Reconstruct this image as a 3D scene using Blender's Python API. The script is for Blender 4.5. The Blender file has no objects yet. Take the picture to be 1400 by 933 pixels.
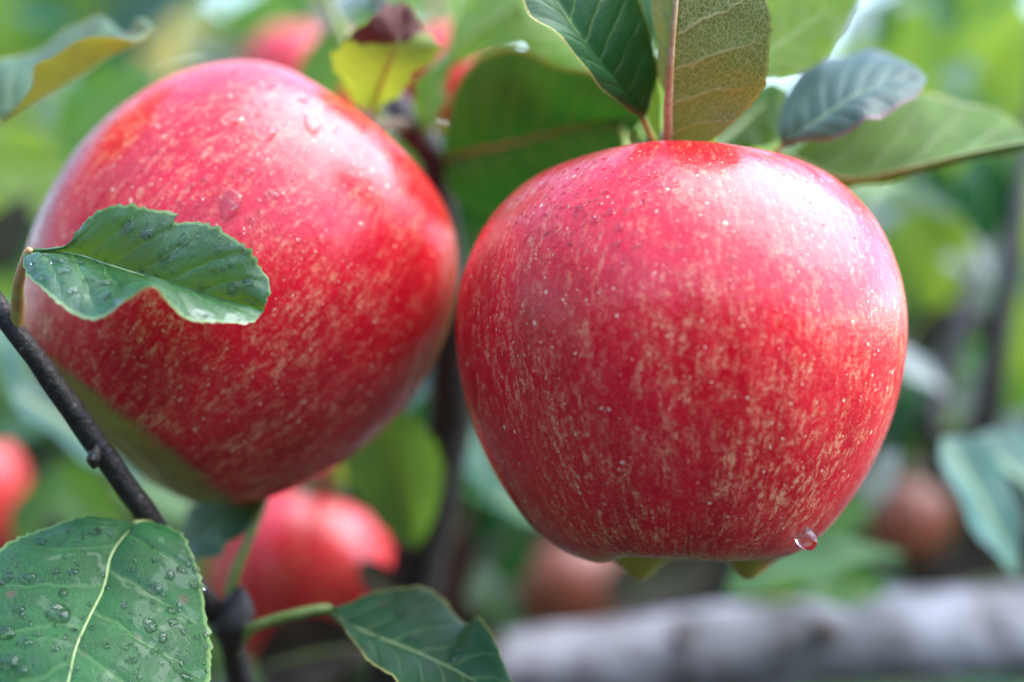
import bpy, math, random
import numpy as np
from mathutils import Vector, Matrix
from mathutils.bvhtree import BVHTree

SC = bpy.context.scene
COL = SC.collection
R = math.radians
random.seed(7)
RNG = np.random.default_rng(7)

# ------------------------------------------------------------------ camera
D = 0.508                                   # focus distance (m), lens 100 mm
KPX = 0.36 * D / 1400                       # metres per photo pixel in the focus plane
cam_d = bpy.data.cameras.new('camera')
cam_d.lens = 100; cam_d.sensor_width = 36
cam_d.clip_start = 0.01; cam_d.clip_end = 500
cam_d.dof.use_dof = True
cam_d.dof.focus_distance = D
cam_d.dof.aperture_fstop = 4.5
cam = bpy.data.objects.new('camera', cam_d); COL.objects.link(cam)
cam.location = (0, -D, 0); cam.rotation_euler = (R(90), 0, 0)
SC.camera = cam

# ------------------------------------------------------------------ sky, sun, exposure
SUN_EL, SUN_AZ = 58, 84                     # azimuth clockwise from +Y (away from the camera)
w = bpy.data.worlds.new('World'); SC.world = w; w.use_nodes = True
nt = w.node_tree; nt.nodes.clear()
sky = nt.nodes.new('ShaderNodeTexSky'); sky.sky_type = 'NISHITA'; sky.sun_disc = False
sky.sun_elevation = R(SUN_EL); sky.sun_rotation = R(SUN_AZ)
sky.air_density = 1.0; sky.dust_density = 0.7; sky.ozone_density = 2.6
bg = nt.nodes.new('ShaderNodeBackground'); bg.inputs['Strength'].default_value = 0.15
wo = nt.nodes.new('ShaderNodeOutputWorld')
nt.links.new(sky.outputs[0], bg.inputs[0]); nt.links.new(bg.outputs[0], wo.inputs[0])
sl = bpy.data.lights.new('sun', 'SUN'); sl.energy = 1.4; sl.angle = R(72); sl.color = (1.0, 0.98, 0.95)
sun = bpy.data.objects.new('sun', sl); COL.objects.link(sun)
sdir = Vector((math.sin(R(SUN_AZ)) * math.cos(R(SUN_EL)), math.cos(R(SUN_AZ)) * math.cos(R(SUN_EL)), math.sin(R(SUN_EL))))
sun.rotation_euler = (-sdir).to_track_quat('-Z', 'Y').to_euler()
sun.location = sdir * 3
vs = SC.view_settings
vs.view_transform = 'Standard'; vs.look = 'None'; vs.gamma = 1.0; vs.use_curve_mapping = False
vs.exposure = 2.55
SC.render.engine = 'CYCLES'
SC.cycles.use_denoising = True
SC.cycles.max_bounces = 7; SC.cycles.transmission_bounces = 8; SC.cycles.transparent_max_bounces = 8
SC.cycles.sample_clamp_indirect = 6.0

# ------------------------------------------------------------------ helpers
def at(px, py, dep):
    f = (D + dep) / D
    return Vector(((px - 700) * KPX * f, dep, -(py - 466.5) * KPX * f))

def tag(o, label=None, cat=None, group=None, kind=None):
    if label: o['label'] = label
    if cat: o['category'] = cat
    if group: o['group'] = group
    if kind: o['kind'] = kind
    return o

def empty(name, loc=(0, 0, 0)):
    o = bpy.data.objects.new(name, None); COL.objects.link(o)
    o.location = loc; o.empty_display_size = 0.005
    return o

def mesh_obj(name, verts, faces, mat=None, parent=None, uvs=None, smooth=True, attrs=None):
    """verts are world coordinates; a parent's location is subtracted"""
    verts = np.asarray(verts, dtype=float)
    off = np.zeros(3)
    p = parent
    while p is not None:
        off += np.array(p.location); p = p.parent
    me = bpy.data.meshes.new(name)
    me.from_pydata((verts - off).tolist(), [], [list(map(int, f)) for f in faces])
    if uvs is not None:
        ul = me.uv_layers.new(name='UVMap')
        li = np.empty(len(me.loops), dtype=np.int32); me.loops.foreach_get('vertex_index', li)
        ul.data.foreach_set('uv', np.asarray(uvs, dtype=np.float32)[li].ravel())
    if attrs:
        for k, v in attrs.items():
            a = me.attributes.new(k, 'FLOAT_VECTOR', 'POINT')
            a.data.foreach_set('vector', np.asarray(v, dtype=np.float32).ravel())
    if smooth:
        me.polygons.foreach_set('use_smooth', [True] * len(me.polygons))
    if mat: me.materials.append(mat)
    me.update()
    o = bpy.data.objects.new(name, me); COL.objects.link(o)
    if parent: o.parent = parent
    return o

def resample(pts, n):
    """Catmull-Rom through pts, n samples, chord-length parameter"""
    P = np.asarray(pts, dtype=float)
    if len(P) == 2:
        t = np.linspace(0, 1, n)[:, None]; return P[0] * (1 - t) + P[1] * t
    d = np.r_[0, np.cumsum(np.maximum(np.linalg.norm(np.diff(P, axis=0), axis=1), 1e-9) ** 0.75)]
    Q = np.vstack([2 * P[0] - P[1], P, 2 * P[-1] - P[-2]])
    out = []
    for u in np.linspace(0, d[-1], n):
        i = min(int(np.searchsorted(d, u, side='right') - 1), len(P) - 2)
        t = (u - d[i]) / (d[i + 1] - d[i])
        p0, p1, p2, p3 = Q[i], Q[i + 1], Q[i + 2], Q[i + 3]
        out.append(0.5 * (2 * p1 + (p2 - p0) * t + (2 * p0 - 5 * p1 + 4 * p2 - p3) * t * t + (3 * p1 - p0 - 3 * p2 + p3) * t ** 3))
    return np.array(out)

def tube_data(path, radii, seg=10, wob=0.0, seed=0, wobf=1.0):
    P = np.asarray(path, dtype=float); n = len(P)
    radii = np.interp(np.linspace(0, 1, n), np.linspace(0, 1, len(radii)), radii)
    rg = np.random.default_rng(seed)
    T = np.gradient(P, axis=0); T /= np.linalg.norm(T, axis=1)[:, None] + 1e-12
    u = np.cross(T[0], [0.13, 0.31, 0.94]); u /= np.linalg.norm(u)
    V = []; UV = []
    ph = rg.uniform(0, 6.28, 8)
    for i in range(n):
        u = u - T[i] * np.dot(u, T[i]); u /= np.linalg.norm(u)
        v = np.cross(T[i], u)
        for j in range(seg):
            a = 2 * math.pi * j / seg
            r = radii[i]
            if wob:
                r *= 1 + wob * (0.5 * math.sin(3 * a + ph[0] + i * .35 * wobf) + 0.5 * math.sin(2 * a + ph[1] - i * .22 * wobf) + 0.7 * math.sin(i * .5 * wobf + ph[2]) + .5 * math.sin(i * 1.13 * wobf + a + ph[3]) + 0.35 * rg.uniform(-1, 1))
            V.append(P[i] + r * (math.cos(a) * u + math.sin(a) * v)); UV.append((i / (n - 1), j / seg))
    F = [(i * seg + j, i * seg + (j + 1) % seg, (i + 1) * seg + (j + 1) % seg, (i + 1) * seg + j) for i in range(n - 1) for j in range(seg)]
    V.append(P[0]); V.append(P[-1]); UV += [(0, 0), (1, 0)]
    F += [((j + 1) % seg, j, n * seg) for j in range(seg)]
    F += [((n - 1) * seg + j, (n - 1) * seg + (j + 1) % seg, n * seg + 1) for j in range(seg)]
    return V, F, UV

def tube(name, pts, radii, mat, parent, n=24, seg=10, wob=0.0, seed=0, wobf=1.0):
    if len(radii) == len(pts):
        q = resample(np.c_[np.array([tuple(p) for p in pts]), radii], n); path, radii = q[:, :3], q[:, 3]
    else: path = resample([tuple(p) for p in pts], n)
    V, F, UV = tube_data(path, radii, seg, wob, seed, wobf)
    return mesh_obj(name, V, F, mat, parent, UV)

# ------------------------------------------------------------------ node helpers
class NT:
    def __init__(s, name):
        s.m = bpy.data.materials.new(name); s.m.use_nodes = True
        s.t = s.m.node_tree; s.t.nodes.clear()
        s.out = s.t.nodes.new('ShaderNodeOutputMaterial')
    def n(s, typ, **kw):
        nd = s.t.nodes.new(typ)
        for k, v in kw.items(): setattr(nd, k, v)
        return nd
    def link(s, a, b): s.t.links.new(a, b)
    def put(s, v, sock):
        if hasattr(v, 'links') or hasattr(v, 'is_output'): s.link(v, sock)
        elif v is not None: sock.default_value = v
    def math(s, op, a, b=None, c=None, clamp=False):
        nd = s.n('ShaderNodeMath', operation=op); nd.use_clamp = clamp
        for i, v in enumerate((a, b, c)):
            if v is not None: s.put(v, nd.inputs[i])
        return nd.outputs[0]
    def vmath(s, op, a, b=None):
        nd = s.n('ShaderNodeVectorMath', operation=op)
        s.put(a, nd.inputs[0])
        if b is not None: s.put(b, nd.inputs[1])
        return nd.outputs['Value'] if op in ('DOT_PRODUCT', 'LENGTH') else nd.outputs[0]
    def ramp(s, v, lo, hi, a=0.0, b=1.0, smooth=True):
        nd = s.n('ShaderNodeMapRange', interpolation_type='SMOOTHSTEP' if smooth else 'LINEAR')
        s.put(v, nd.inputs[0])
        for i, x in enumerate((lo, hi, a, b)): nd.inputs[i + 1].default_value = x
        return nd.outputs[0]
    def mix(s, f, a, b):
        nd = s.n('ShaderNodeMix', data_type='RGBA')
        s.put(f, nd.inputs[0])
        for v, i in ((a, 6), (b, 7)):
            if isinstance(v, tuple): v = (*v[:3], 1.0)
            s.put(v, nd.inputs[i])
        return nd.outputs[2]
    def noise(s, vec, scale, detail=3, rough=0.55, dist=0.0):
        nd = s.n('ShaderNodeTexNoise'); s.put(vec, nd.inputs['Vector'])
        nd.inputs['Scale'].default_value = scale; nd.inputs['Detail'].default_value = detail
        nd.inputs['Roughness'].default_value = rough; nd.inputs['Distortion'].default_value = dist
        return nd.outputs['Fac']
    def vor(s, vec, scale, feature='F1', rnd=1.0):
        nd = s.n('ShaderNodeTexVoronoi', feature=feature); s.put(vec, nd.inputs['Vector'])
        nd.inputs['Scale'].default_value = scale; nd.inputs['Randomness'].default_value = rnd
        return nd
    def n_noise_vec(s, vec, scale):
        nd = s.n('ShaderNodeTexNoise'); s.put(vec, nd.inputs['Vector']); nd.inputs['Scale'].default_value = scale; nd.inputs['Detail'].default_value = 2
        return s.vmath('SUBTRACT', nd.outputs['Color'], (0.5, 0.5, 0.5))
    def bump(s, h, strength, dist):
        nd = s.n('ShaderNodeBump'); s.put(h, nd.inputs['Height'])
        nd.inputs['Strength'].default_value = strength; nd.inputs['Distance'].default_value = dist
        return nd.outputs[0]
    def combine(s, x, y, z):
        nd = s.n('ShaderNodeCombineXYZ')
        for i, v in enumerate((x, y, z)): s.put(v, nd.inputs[i])
        return nd.outputs[0]
    def sep(s, v):
        nd = s.n('ShaderNodeSeparateXYZ'); s.put(v, nd.inputs[0]); return nd.outputs
    def principled(s, **kw):
        nd = s.n('ShaderNodeBsdfPrincipled')
        for k, v in kw.items():
            s.put((*v[:3], 1.0) if isinstance(v, tuple) and len(v) == 3 and 'Color' in k else v, nd.inputs[k])
        return nd

# ------------------------------------------------------------------ materials
def apple_material(name, green_dir=None, green_cos=0.7, blush=1.0, calyx_t=0.9, dark=(0.54, 0.0015, 0.012), red=(0.74, 0.003, 0.020), broad=(0.78, 0.03, 0.035)):
    s = NT(name)
    pc = s.n('ShaderNodeAttribute', attribute_name='pc').outputs['Vector']     # (cos, sin, t)
    ob = s.n('ShaderNodeTexCoord').outputs['Object']
    x, y, t = s.sep(pc)
    st = s.combine(x, y, s.math('MULTIPLY', t, 0.6))
    st3 = s.combine(x, y, s.math('MULTIPLY', t, 1.15))                           # stretched along the meridians
    st2 = s.combine(x, y, s.math('MULTIPLY', t, 1.6))
    big = s.noise(st2, 2.2, 3)
    base = s.mix(s.ramp(big, 0.35, 0.65), dark, red)
    # broad streaks
    k1 = s.noise(st, 7.0, 4, 0.6, 0.25)
    base = s.mix(s.math('MULTIPLY', s.ramp(k1, 0.46, 0.72), 0.5), base, broad)
    # narrow streaks broken up by fine grain
    k2 = s.noise(st3, 32.0, 5, 0.68, 0.4)
    grain = s.noise(ob, 1150.0, 4, 0.72, 0.6)
    grain2 = s.noise(ob, 330.0, 3, 0.65, 0.4)
    patch = s.noise(st2, 5.0, 3, 0.6)
    f = s.math('MULTIPLY', s.ramp(k2, 0.42, 0.62), s.ramp(grain, 0.38, 0.58))
    f = s.math('MULTIPLY', f, s.ramp(grain2, 0.34, 0.58))
    f = s.math('MULTIPLY', f, s.ramp(patch, 0.34, 0.60, 0.25, 1.1))
    low = s.ramp(t, 0.28, 0.80, 0.42, 1.05)
    f = s.math('MULTIPLY', f, low)
    base = s.mix(s.math('MULTIPLY', f, 0.95 * blush, clamp=True), base, (0.88, 0.38, 0.19))
    # fine russet grain over the whole skin
    g3 = s.noise(ob, 1500.0, 2, 0.6)
    base = s.mix(s.math('MULTIPLY', s.ramp(g3, 0.52, 0.72), s.ramp(t, 0.2, 0.8, 0.10, 0.36)), base, (0.82, 0.20, 0.13))
    # lenticels
    obw = s.vmath('ADD', ob, s.vmath('MULTIPLY', s.n_noise_vec(ob, 1100.0), (0.0007, 0.0007, 0.0007)))
    for sc, r0, r1, amt in ((300.0, 0.02, 0.10, 0.9), (500.0, 0.02, 0.14, 0.85), (800.0, 0.01, 0.17, 0.75)):
        v = s.vor(obw, sc)
        rnd = s.sep(v.outputs['Color'])[0]
        size = s.math('MULTIPLY_ADD', s.math('POWER', rnd, 2.2), r1, r0)
        d = s.math('SUBTRACT', v.outputs['Distance'], size)
        dot = s.ramp(d, -0.03, 0.05, 1.0, 0.0)
        pr = s.ramp(s.sep(v.outputs['Color'])[1], 0.25, 0.45)
        dot = s.math('MULTIPLY', s.math('MULTIPLY', dot, pr), amt)
        base = s.mix(dot, base, (0.88, 0.60, 0.40))
    # calyx end: unripe yellow green showing through in specks
    cal = s.ramp(s.math('ADD', t, s.math('MULTIPLY', s.math('SUBTRACT', grain2, 0.5), 0.16)), calyx_t - 0.10, calyx_t + 0.05)
    cal = s.math('MULTIPLY', cal, s.ramp(s.math('ADD', grain, s.math('MULTIPLY', s.math('SUBTRACT', t, calyx_t), 6.0)), 0.42, 0.62))
    base = s.mix(cal, base, (0.46, 0.46, 0.07))
    stem = s.ramp(s.math('ADD', t, s.math('MULTIPLY', k1, 0.08)), 0.06, 0.12, 1.0, 0.0)
    base = s.mix(s.math('MULTIPLY', stem, 0.8), base, (0.40, 0.30, 0.08))
    if green_dir is not None:
        nv = s.vmath('NORMALIZE', ob)
        dd = s.vmath('DOT_PRODUCT', nv, tuple(green_dir))
        dd = s.math('ADD', dd, s.math('MULTIPLY', s.math('SUBTRACT', grain2, 0.5), 0.035))
        dd = s.math('ADD', dd, s.math('MULTIPLY', s.math('SUBTRACT', s.noise(ob, 70.0, 2), 0.5), 0.08))
        base = s.mix(s.ramp(s.math('ADD', dd, s.math('MULTIPLY', s.math('SUBTRACT', k2, 0.5), 0.10)), green_cos - 0.01, green_cos + 0.05), base, s.mix(s.ramp(s.noise(ob, 120.0, 2), 0.4, 0.6), (0.36, 0.27, 0.05), (0.40, 0.37, 0.06)))
    h = s.math('ADD', s.noise(ob, 700.0, 2), s.math('MULTIPLY', s.noise(ob, 160.0, 2), 1.6))
    nrm = s.bump(h, 0.17, 0.0006)
    rgh = s.ramp(s.noise(ob, 260.0, 3), 0.3, 0.7, 0.25, 0.38)
    p = s.principled(**{'Base Color': base, 'Roughness': rgh, 'IOR': 1.47, 'Normal': nrm,
                        'Subsurface Weight': 0.0, 'Subsurface Scale': 0.004, 'Coat Weight': 0.3, 'Coat Roughness': 0.2, 'Coat IOR': 1.45, 'Coat Normal': nrm})
    p.inputs['Subsurface Radius'].default_value = (1.0, 0.3, 0.15)
    s.link(p.outputs[0], s.out.inputs[0])
    return s.m

LEAFARGS = {}
def simple_leaf_material(name, top, under, trans, vein, uvein, tfac, rough, spec):
    """for leaves far out of focus"""
    s = NT(name + '_soft')
    tc = s.n('ShaderNodeTexCoord'); u, v, _ = s.sep(tc.outputs['UV'])
    back = s.n('ShaderNodeNewGeometry').outputs['Backfacing']
    blot = s.ramp(s.noise(tc.outputs['UV'], 4.0, 2), 0.3, 0.7)
    col = s.mix(back, s.mix(blot, tuple(q * 0.65 for q in top), top), s.mix(blot, tuple(q * 0.7 for q in under), under))
    col = s.mix(s.ramp(s.math('ABSOLUTE', v), 0.04, 0.09, 0.7, 0.0), col, vein)
    p = s.principled(**{'Base Color': col, 'Roughness': rough, 'IOR': 1.46, 'Specular IOR Level': spec})
    t = s.n('ShaderNodeBsdfTranslucent'); s.put((*trans, 1.0), t.inputs['Color'])
    mx = s.n('ShaderNodeMixShader'); mx.inputs[0].default_value = tfac
    s.link(p.outputs[0], mx.inputs[1]); s.link(t.outputs[0], mx.inputs[2]); s.link(mx.outputs[0], s.out.inputs[0])
    return s.m

def leaf_material(name, top, under, trans, vein=(0.25, 0.34, 0.10), uvein=None, tfac=0.35, rough=0.38, rim=(0.40, 0.42, 0.10),
                  nveins=8.0, rimw=0.03, spots=0.0, net=0.25, wet=0.0, tip=None, spec=0.36, veinmix=0.5, simple=False, film_amt=0.0):
    if not simple: LEAFARGS[name] = dict(top=top, under=under, trans=trans, vein=vein, uvein=uvein, tfac=tfac, rough=rough, spec=spec)
    s = NT(name)
    tc = s.n('ShaderNodeTexCoord'); uv = tc.outputs['UV']; ob = tc.outputs['Object']
    u, v, _ = s.sep(uv)
    av = s.math('ABSOLUTE', v)
    side = s.math('MULTIPLY', s.math('SIGN', v), 0.22)
    wobn = s.math('MULTIPLY', s.math('SUBTRACT', s.noise(uv, 3.0, 2), 0.5), 0.07)
    c = s.math('ADD', s.math('SUBTRACT', u, s.math('MULTIPLY', s.math('POWER', av, 0.85), 0.20)), wobn)
    fr = s.math('FRACT', s.math('ADD', s.math('MULTIPLY', c, nveins), side))
    dist = s.math('ABSOLUTE', s.math('SUBTRACT', fr, 0.5))                      # 0 on a vein
    wv = s.ramp(av, 0.0, 1.0, 0.085, 0.02)
    vm = s.math('SUBTRACT', 1.0, s.math('DIVIDE', dist, wv), clamp=True)
    vm = s.math('MULTIPLY', vm, s.ramp(av, 0.75, 0.98, 1.0, 0.0))
    sv = s.vmath('MULTIPLY', uv, (20.0, 9.0, 1.0))
    sv = s.vmath('ADD', sv, s.combine(s.noise(uv, 9.0, 2), s.noise(ob, 300.0, 2), 0.0))
    vo = s.vor(sv, 2.3, 'DISTANCE_TO_EDGE')
    nm = s.ramp(vo.outputs['Distance'], 0.0, 0.09, 1.0, 0.0)
    vo2 = s.vor(sv, 5.0, 'DISTANCE_TO_EDGE')
    nm2 = s.ramp(vo2.outputs['Distance'], 0.0, 0.14, 0.6, 0.0)
    netm = s.math('MAXIMUM', nm, nm2)
    blot = s.noise(ob, 90.0, 4, 0.6)
    uvein = uvein or vein
    back = s.n('ShaderNodeNewGeometry').outputs['Backfacing']                   # upper or lower face of the leaf
    def shade(col, vcol, namt):
        dk = tuple(q * 0.62 for q in col)
        b = s.mix(s.ramp(blot, 0.35, 0.7), dk, col)
        b = s.mix(s.math('MULTIPLY', netm, namt), b, vcol)
        b = s.mix(s.math('MULTIPLY', vm, veinmix), b, vcol)
        return b
    ct = shade(top, vein, net * 0.5)
    if spots:
        vs_ = s.vor(ob, 160.0); sz = s.math('MULTIPLY', s.sep(vs_.outputs['Color'])[0], 0.2)
        sp = s.math('MULTIPLY', s.ramp(s.math('SUBTRACT', vs_.outputs['Distance'], sz), 0.0, 0.05, 1.0, 0.0), s.ramp(s.sep(vs_.outputs['Color'])[1], 0.8, 0.84, 0.0, spots))
        ct = s.mix(sp, ct, (0.16, 0.09, 0.06))
    cu = shade(under, uvein, net)
    colr = s.mix(back, ct, cu)
    rm = s.ramp(s.math('ADD', av, s.math('MULTIPLY', s.noise(ob, 500.0, 2), 0.02)), 1.0 - rimw, 1.0 - rimw * 0.4 + 0.01)
    colr = s.mix(s.math('MULTIPLY', rm, 0.75), colr, rim)
    tcol = s.mix(s.math('MULTIPLY', s.math('MAXIMUM', vm, s.math('MULTIPLY', netm, 0.4)), 0.5), trans, tuple(q * 0.6 for q in trans))
    if tip is not None:                                                          # withered tip: (u from, colour)
        tm = s.ramp(s.math('ADD', s.math('ADD', u, s.math('MULTIPLY', v, tip[2] if len(tip) > 2 else 0.0)), s.math('MULTIPLY', s.math('SUBTRACT', s.noise(ob, 260.0, 3), 0.5), 0.14)), tip[0] - 0.015, tip[0] + 0.015)
        colr = s.mix(tm, colr, tip[1]); tcol = s.mix(tm, tcol, tuple(q * 0.5 for q in tip[1]))
    h = s.math('ADD', s.math('MULTIPLY', netm, -0.35), s.math('ADD', s.math('MULTIPLY', vm, -0.9), s.math('MULTIPLY', s.noise(ob, 800.0, 3), 0.6)))
    hs = s.math('MULTIPLY', h, s.math('MULTIPLY_ADD', back, -2.0, 1.0))
    nrm = s.bump(h, 0.35, 0.00035)
    if wet:
        rg = s.ramp(s.noise(ob, 130.0, 4, 0.6), 0.40, 0.62, rough - wet, rough + 0.08)
    else:
        rg = s.ramp(blot, 0.3, 0.7, rough - 0.04, rough + 0.07)
    rg = s.math('MAXIMUM', rg, s.math('MULTIPLY', back, 0.55))
    film = s.math('MULTIPLY', s.ramp(s.noise(ob, 210.0, 3, 0.55, 0.8), 0.52, 0.57), s.math('MULTIPLY_ADD', back, -film_amt, film_amt)) if film_amt else 0.0
    p = s.principled(**{'Base Color': colr, 'Coat Weight': film, 'Coat Roughness': 0.04, 'Coat IOR': 1.33, 'Roughness': rg, 'Normal': nrm, 'IOR': 1.46, 'Specular IOR Level': s.math('MULTIPLY_ADD', back, -0.7 * spec, spec)})
    tr = s.n('ShaderNodeBsdfTranslucent'); s.put(tcol, tr.inputs['Color']); s.put(nrm, tr.inputs['Normal'])
    mx = s.n('ShaderNodeMixShader'); mx.inputs[0].default_value = tfac
    s.link(p.outputs[0], mx.inputs[1]); s.link(tr.outputs[0], mx.inputs[2]); s.link(mx.outputs[0], s.out.inputs[0])
    return s.m

def plain_material(name, a, b, scale=300.0, rough=0.5, bump=0.4, bd=0.0006, detail=4, thr=(0.35, 0.65), c=None, cscale=80.0, cthr=(0.55, 0.62)):
    s = NT(name)
    ob = s.n('ShaderNodeTexCoord').outputs['Object']
    n1 = s.noise(ob, scale, detail, 0.62, 0.3)
    col = s.mix(s.ramp(n1, *thr), a, b)
    if c is not None:
        col = s.mix(s.ramp(s.noise(ob, cscale, 4, 0.6, 0.5), *cthr), col, c)
    p = s.principled(**{'Base Color': col, 'Roughness': rough, 'Normal': s.bump(n1, bump, bd)})
    s.link(p.outputs[0], s.out.inputs[0])
    return s.m

def water_material():
    s = NT('water')
    p = s.principled(**{'Base Color': (1, 1, 1), 'Roughness': 0.0, 'IOR': 1.333, 'Transmission Weight': 1.0})
    s.link(p.outputs[0], s.out.inputs[0]); return s.m

M = {}
M['water'] = water_material()
M['bark_dark'] = plain_material('bark_dark', (0.014, 0.010, 0.008), (0.036, 0.025, 0.020), 900, 0.5, 0.6, 0.0008, c=(0.16, 0.13, 0.11), cscale=420, cthr=(0.64, 0.70))
M['bark_brown'] = plain_material('bark_brown', (0.05, 0.03, 0.02), (0.12, 0.075, 0.05), 500, 0.7, 0.6, 0.001)
M['bark_grey'] = plain_material('bark_grey', (0.07, 0.064, 0.056), (0.14, 0.13, 0.125), 140, 0.85, 0.8, 0.003, c=(0.33, 0.32, 0.335), cscale=75, cthr=(0.34, 0.66))
M['petiole'] = plain_material('petiole', (0.22, 0.28, 0.06), (0.34, 0.38, 0.10), 500, 0.45, 0.2, 0.0003)
M['petiole_red'] = plain_material('petiole_red', (0.42, 0.40, 0.10), (0.45, 0.20, 0.07), 160, 0.45, 0.2, 0.0003)
M['midrib'] = plain_material('midrib', (0.30, 0.38, 0.11), (0.42, 0.47, 0.18), 600, 0.45, 0.2, 0.0002)
M['midrib_tan'] = plain_material('midrib_tan', (0.46, 0.27, 0.11), (0.56, 0.40, 0.22), 700, 0.55, 0.3, 0.0003)
M['stem'] = plain_material('apple_stem', (0.10, 0.06, 0.03), (0.20, 0.13, 0.06), 700, 0.6, 0.4, 0.0004)
M['calyx'] = plain_material('calyx', (0.10, 0.085, 0.04), (0.22, 0.19, 0.10), 900, 0.8, 0.4, 0.0004)

GREEN = dict(top=(0.028, 0.125, 0.038), under=(0.15, 0.22, 0.09), trans=(0.16, 0.34, 0.03))
M['leaf'] = leaf_material('leaf', **GREEN, tfac=0.30, spots=0.5)
M['leaf_wet'] = leaf_material('leaf_wet', (0.018, 0.100, 0.025), (0.16, 0.30, 0.06), (0.20, 0.42, 0.03), vein=(0.22, 0.36, 0.10), tfac=0.2, rough=0.34, spec=0.55, film_amt=1.0, veinmix=0.3, wet=0.16, spots=0.3, rim=(0.22, 0.34, 0.10), rimw=0.05)
M['leaf_big'] = leaf_material('leaf_big', (0.026, 0.155, 0.036), (0.15, 0.25, 0.08), (0.16, 0.34, 0.03), vein=(0.20, 0.34, 0.10), tfac=0.22, rough=0.40, spots=0.6, rim=(0.26, 0.40, 0.10), rimw=0.035, nveins=7.0, veinmix=0.32, film_amt=0.5)
M['leaf_dark'] = leaf_material('leaf_dark', (0.010, 0.085, 0.020), (0.06, 0.15, 0.04), (0.03, 0.20, 0.012), tfac=0.16, rough=0.38, rim=(0.42, 0.36, 0.08), rimw=0.05, spots=0.8)
M['leaf_brown'] = leaf_material('leaf_brown', (0.05, 0.10, 0.03), (0.095, 0.130, 0.030), (0.14, 0.18, 0.02), vein=(0.5, 0.45, 0.2), uvein=(0.50, 0.43, 0.20), tfac=0.22, rough=0.5, net=0.7, veinmix=0.8, nveins=6.5, rim=(0.36, 0.42, 0.10), tip=None)
M['leaf_silver'] = leaf_material('leaf_silver', (0.40, 0.44, 0.40), (0.42, 0.44, 0.38), (0.24, 0.28, 0.10), tfac=0.2, rough=0.6, net=0.7, uvein=(0.55, 0.52, 0.40))  # pale leaf, whitened further in colour so it looks sky-lit
M['leaf_lime'] = leaf_material('leaf_lime', (0.13, 0.24, 0.03), (0.24, 0.33, 0.08), (0.44, 0.60, 0.05), vein=(0.36, 0.44, 0.12), tfac=0.5, rough=0.45, rim=(0.28, 0.20, 0.07))
M['leaf_yellow'] = leaf_material('leaf_yellow', (0.20, 0.27, 0.035), (0.26, 0.32, 0.06), (0.34, 0.42, 0.03), vein=(0.5, 0.5, 0.2), tfac=0.42, rough=0.45, rim=(0.30, 0.22, 0.06), tip=(0.66, (0.12, 0.025, 0.014), -0.12))
M['leaf_blue'] = leaf_material('leaf_blue', (0.045, 0.105, 0.075), (0.17, 0.22, 0.18), (0.14, 0.24, 0.06), vein=(0.30, 0.38, 0.30), tfac=0.2, rough=0.36, rim=(0.20, 0.06, 0.07), rimw=0.10, spec=0.5)
M['leaf_pale'] = leaf_material('leaf_pale', (0.06, 0.16, 0.04), (0.095, 0.18, 0.03), (0.16, 0.32, 0.02), uvein=(0.40, 0.46, 0.22), tfac=0.28, rough=0.45, rim=(0.42, 0.40, 0.20), nveins=6.0)
M['leaf_olive'] = leaf_material('leaf_olive', (0.06, 0.16, 0.075), (0.30, 0.26, 0.045), (0.34, 0.34, 0.03), tfac=0.32, rough=0.38, rim=(0.5, 0.42, 0.12))
M['leaf_mid'] = leaf_material('leaf_mid', (0.045, 0.16, 0.03), (0.16, 0.26, 0.08), (0.26, 0.46, 0.04), tfac=0.42, rough=0.42)
M['leaf_bg'] = leaf_material('leaf_bg', (0.035, 0.13, 0.05), (0.14, 0.22, 0.09), (0.22, 0.40, 0.04), tfac=0.35, rough=0.38)
M['leaf_teal'] = leaf_material('leaf_teal', (0.045, 0.14, 0.10), (0.15, 0.24, 0.15), (0.16, 0.30, 0.06), tfac=0.2, rough=0.42)

# ------------------------------------------------------------------ leaves drawn by three guide curves
BVH = {}
def dline(pts, deps, n):
    P = resample(pts, n)
    dd = np.interp(np.linspace(0, 1, n), np.linspace(0, 1, len(deps)), deps)
    if len(deps) > 2:
        dd = resample(np.c_[np.linspace(0, 1, len(deps)), deps], n)[:, 1] if len(deps) > 2 else dd
    return np.array([at(x, y, d) for (x, y), d in zip(P, dd)])

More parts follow.
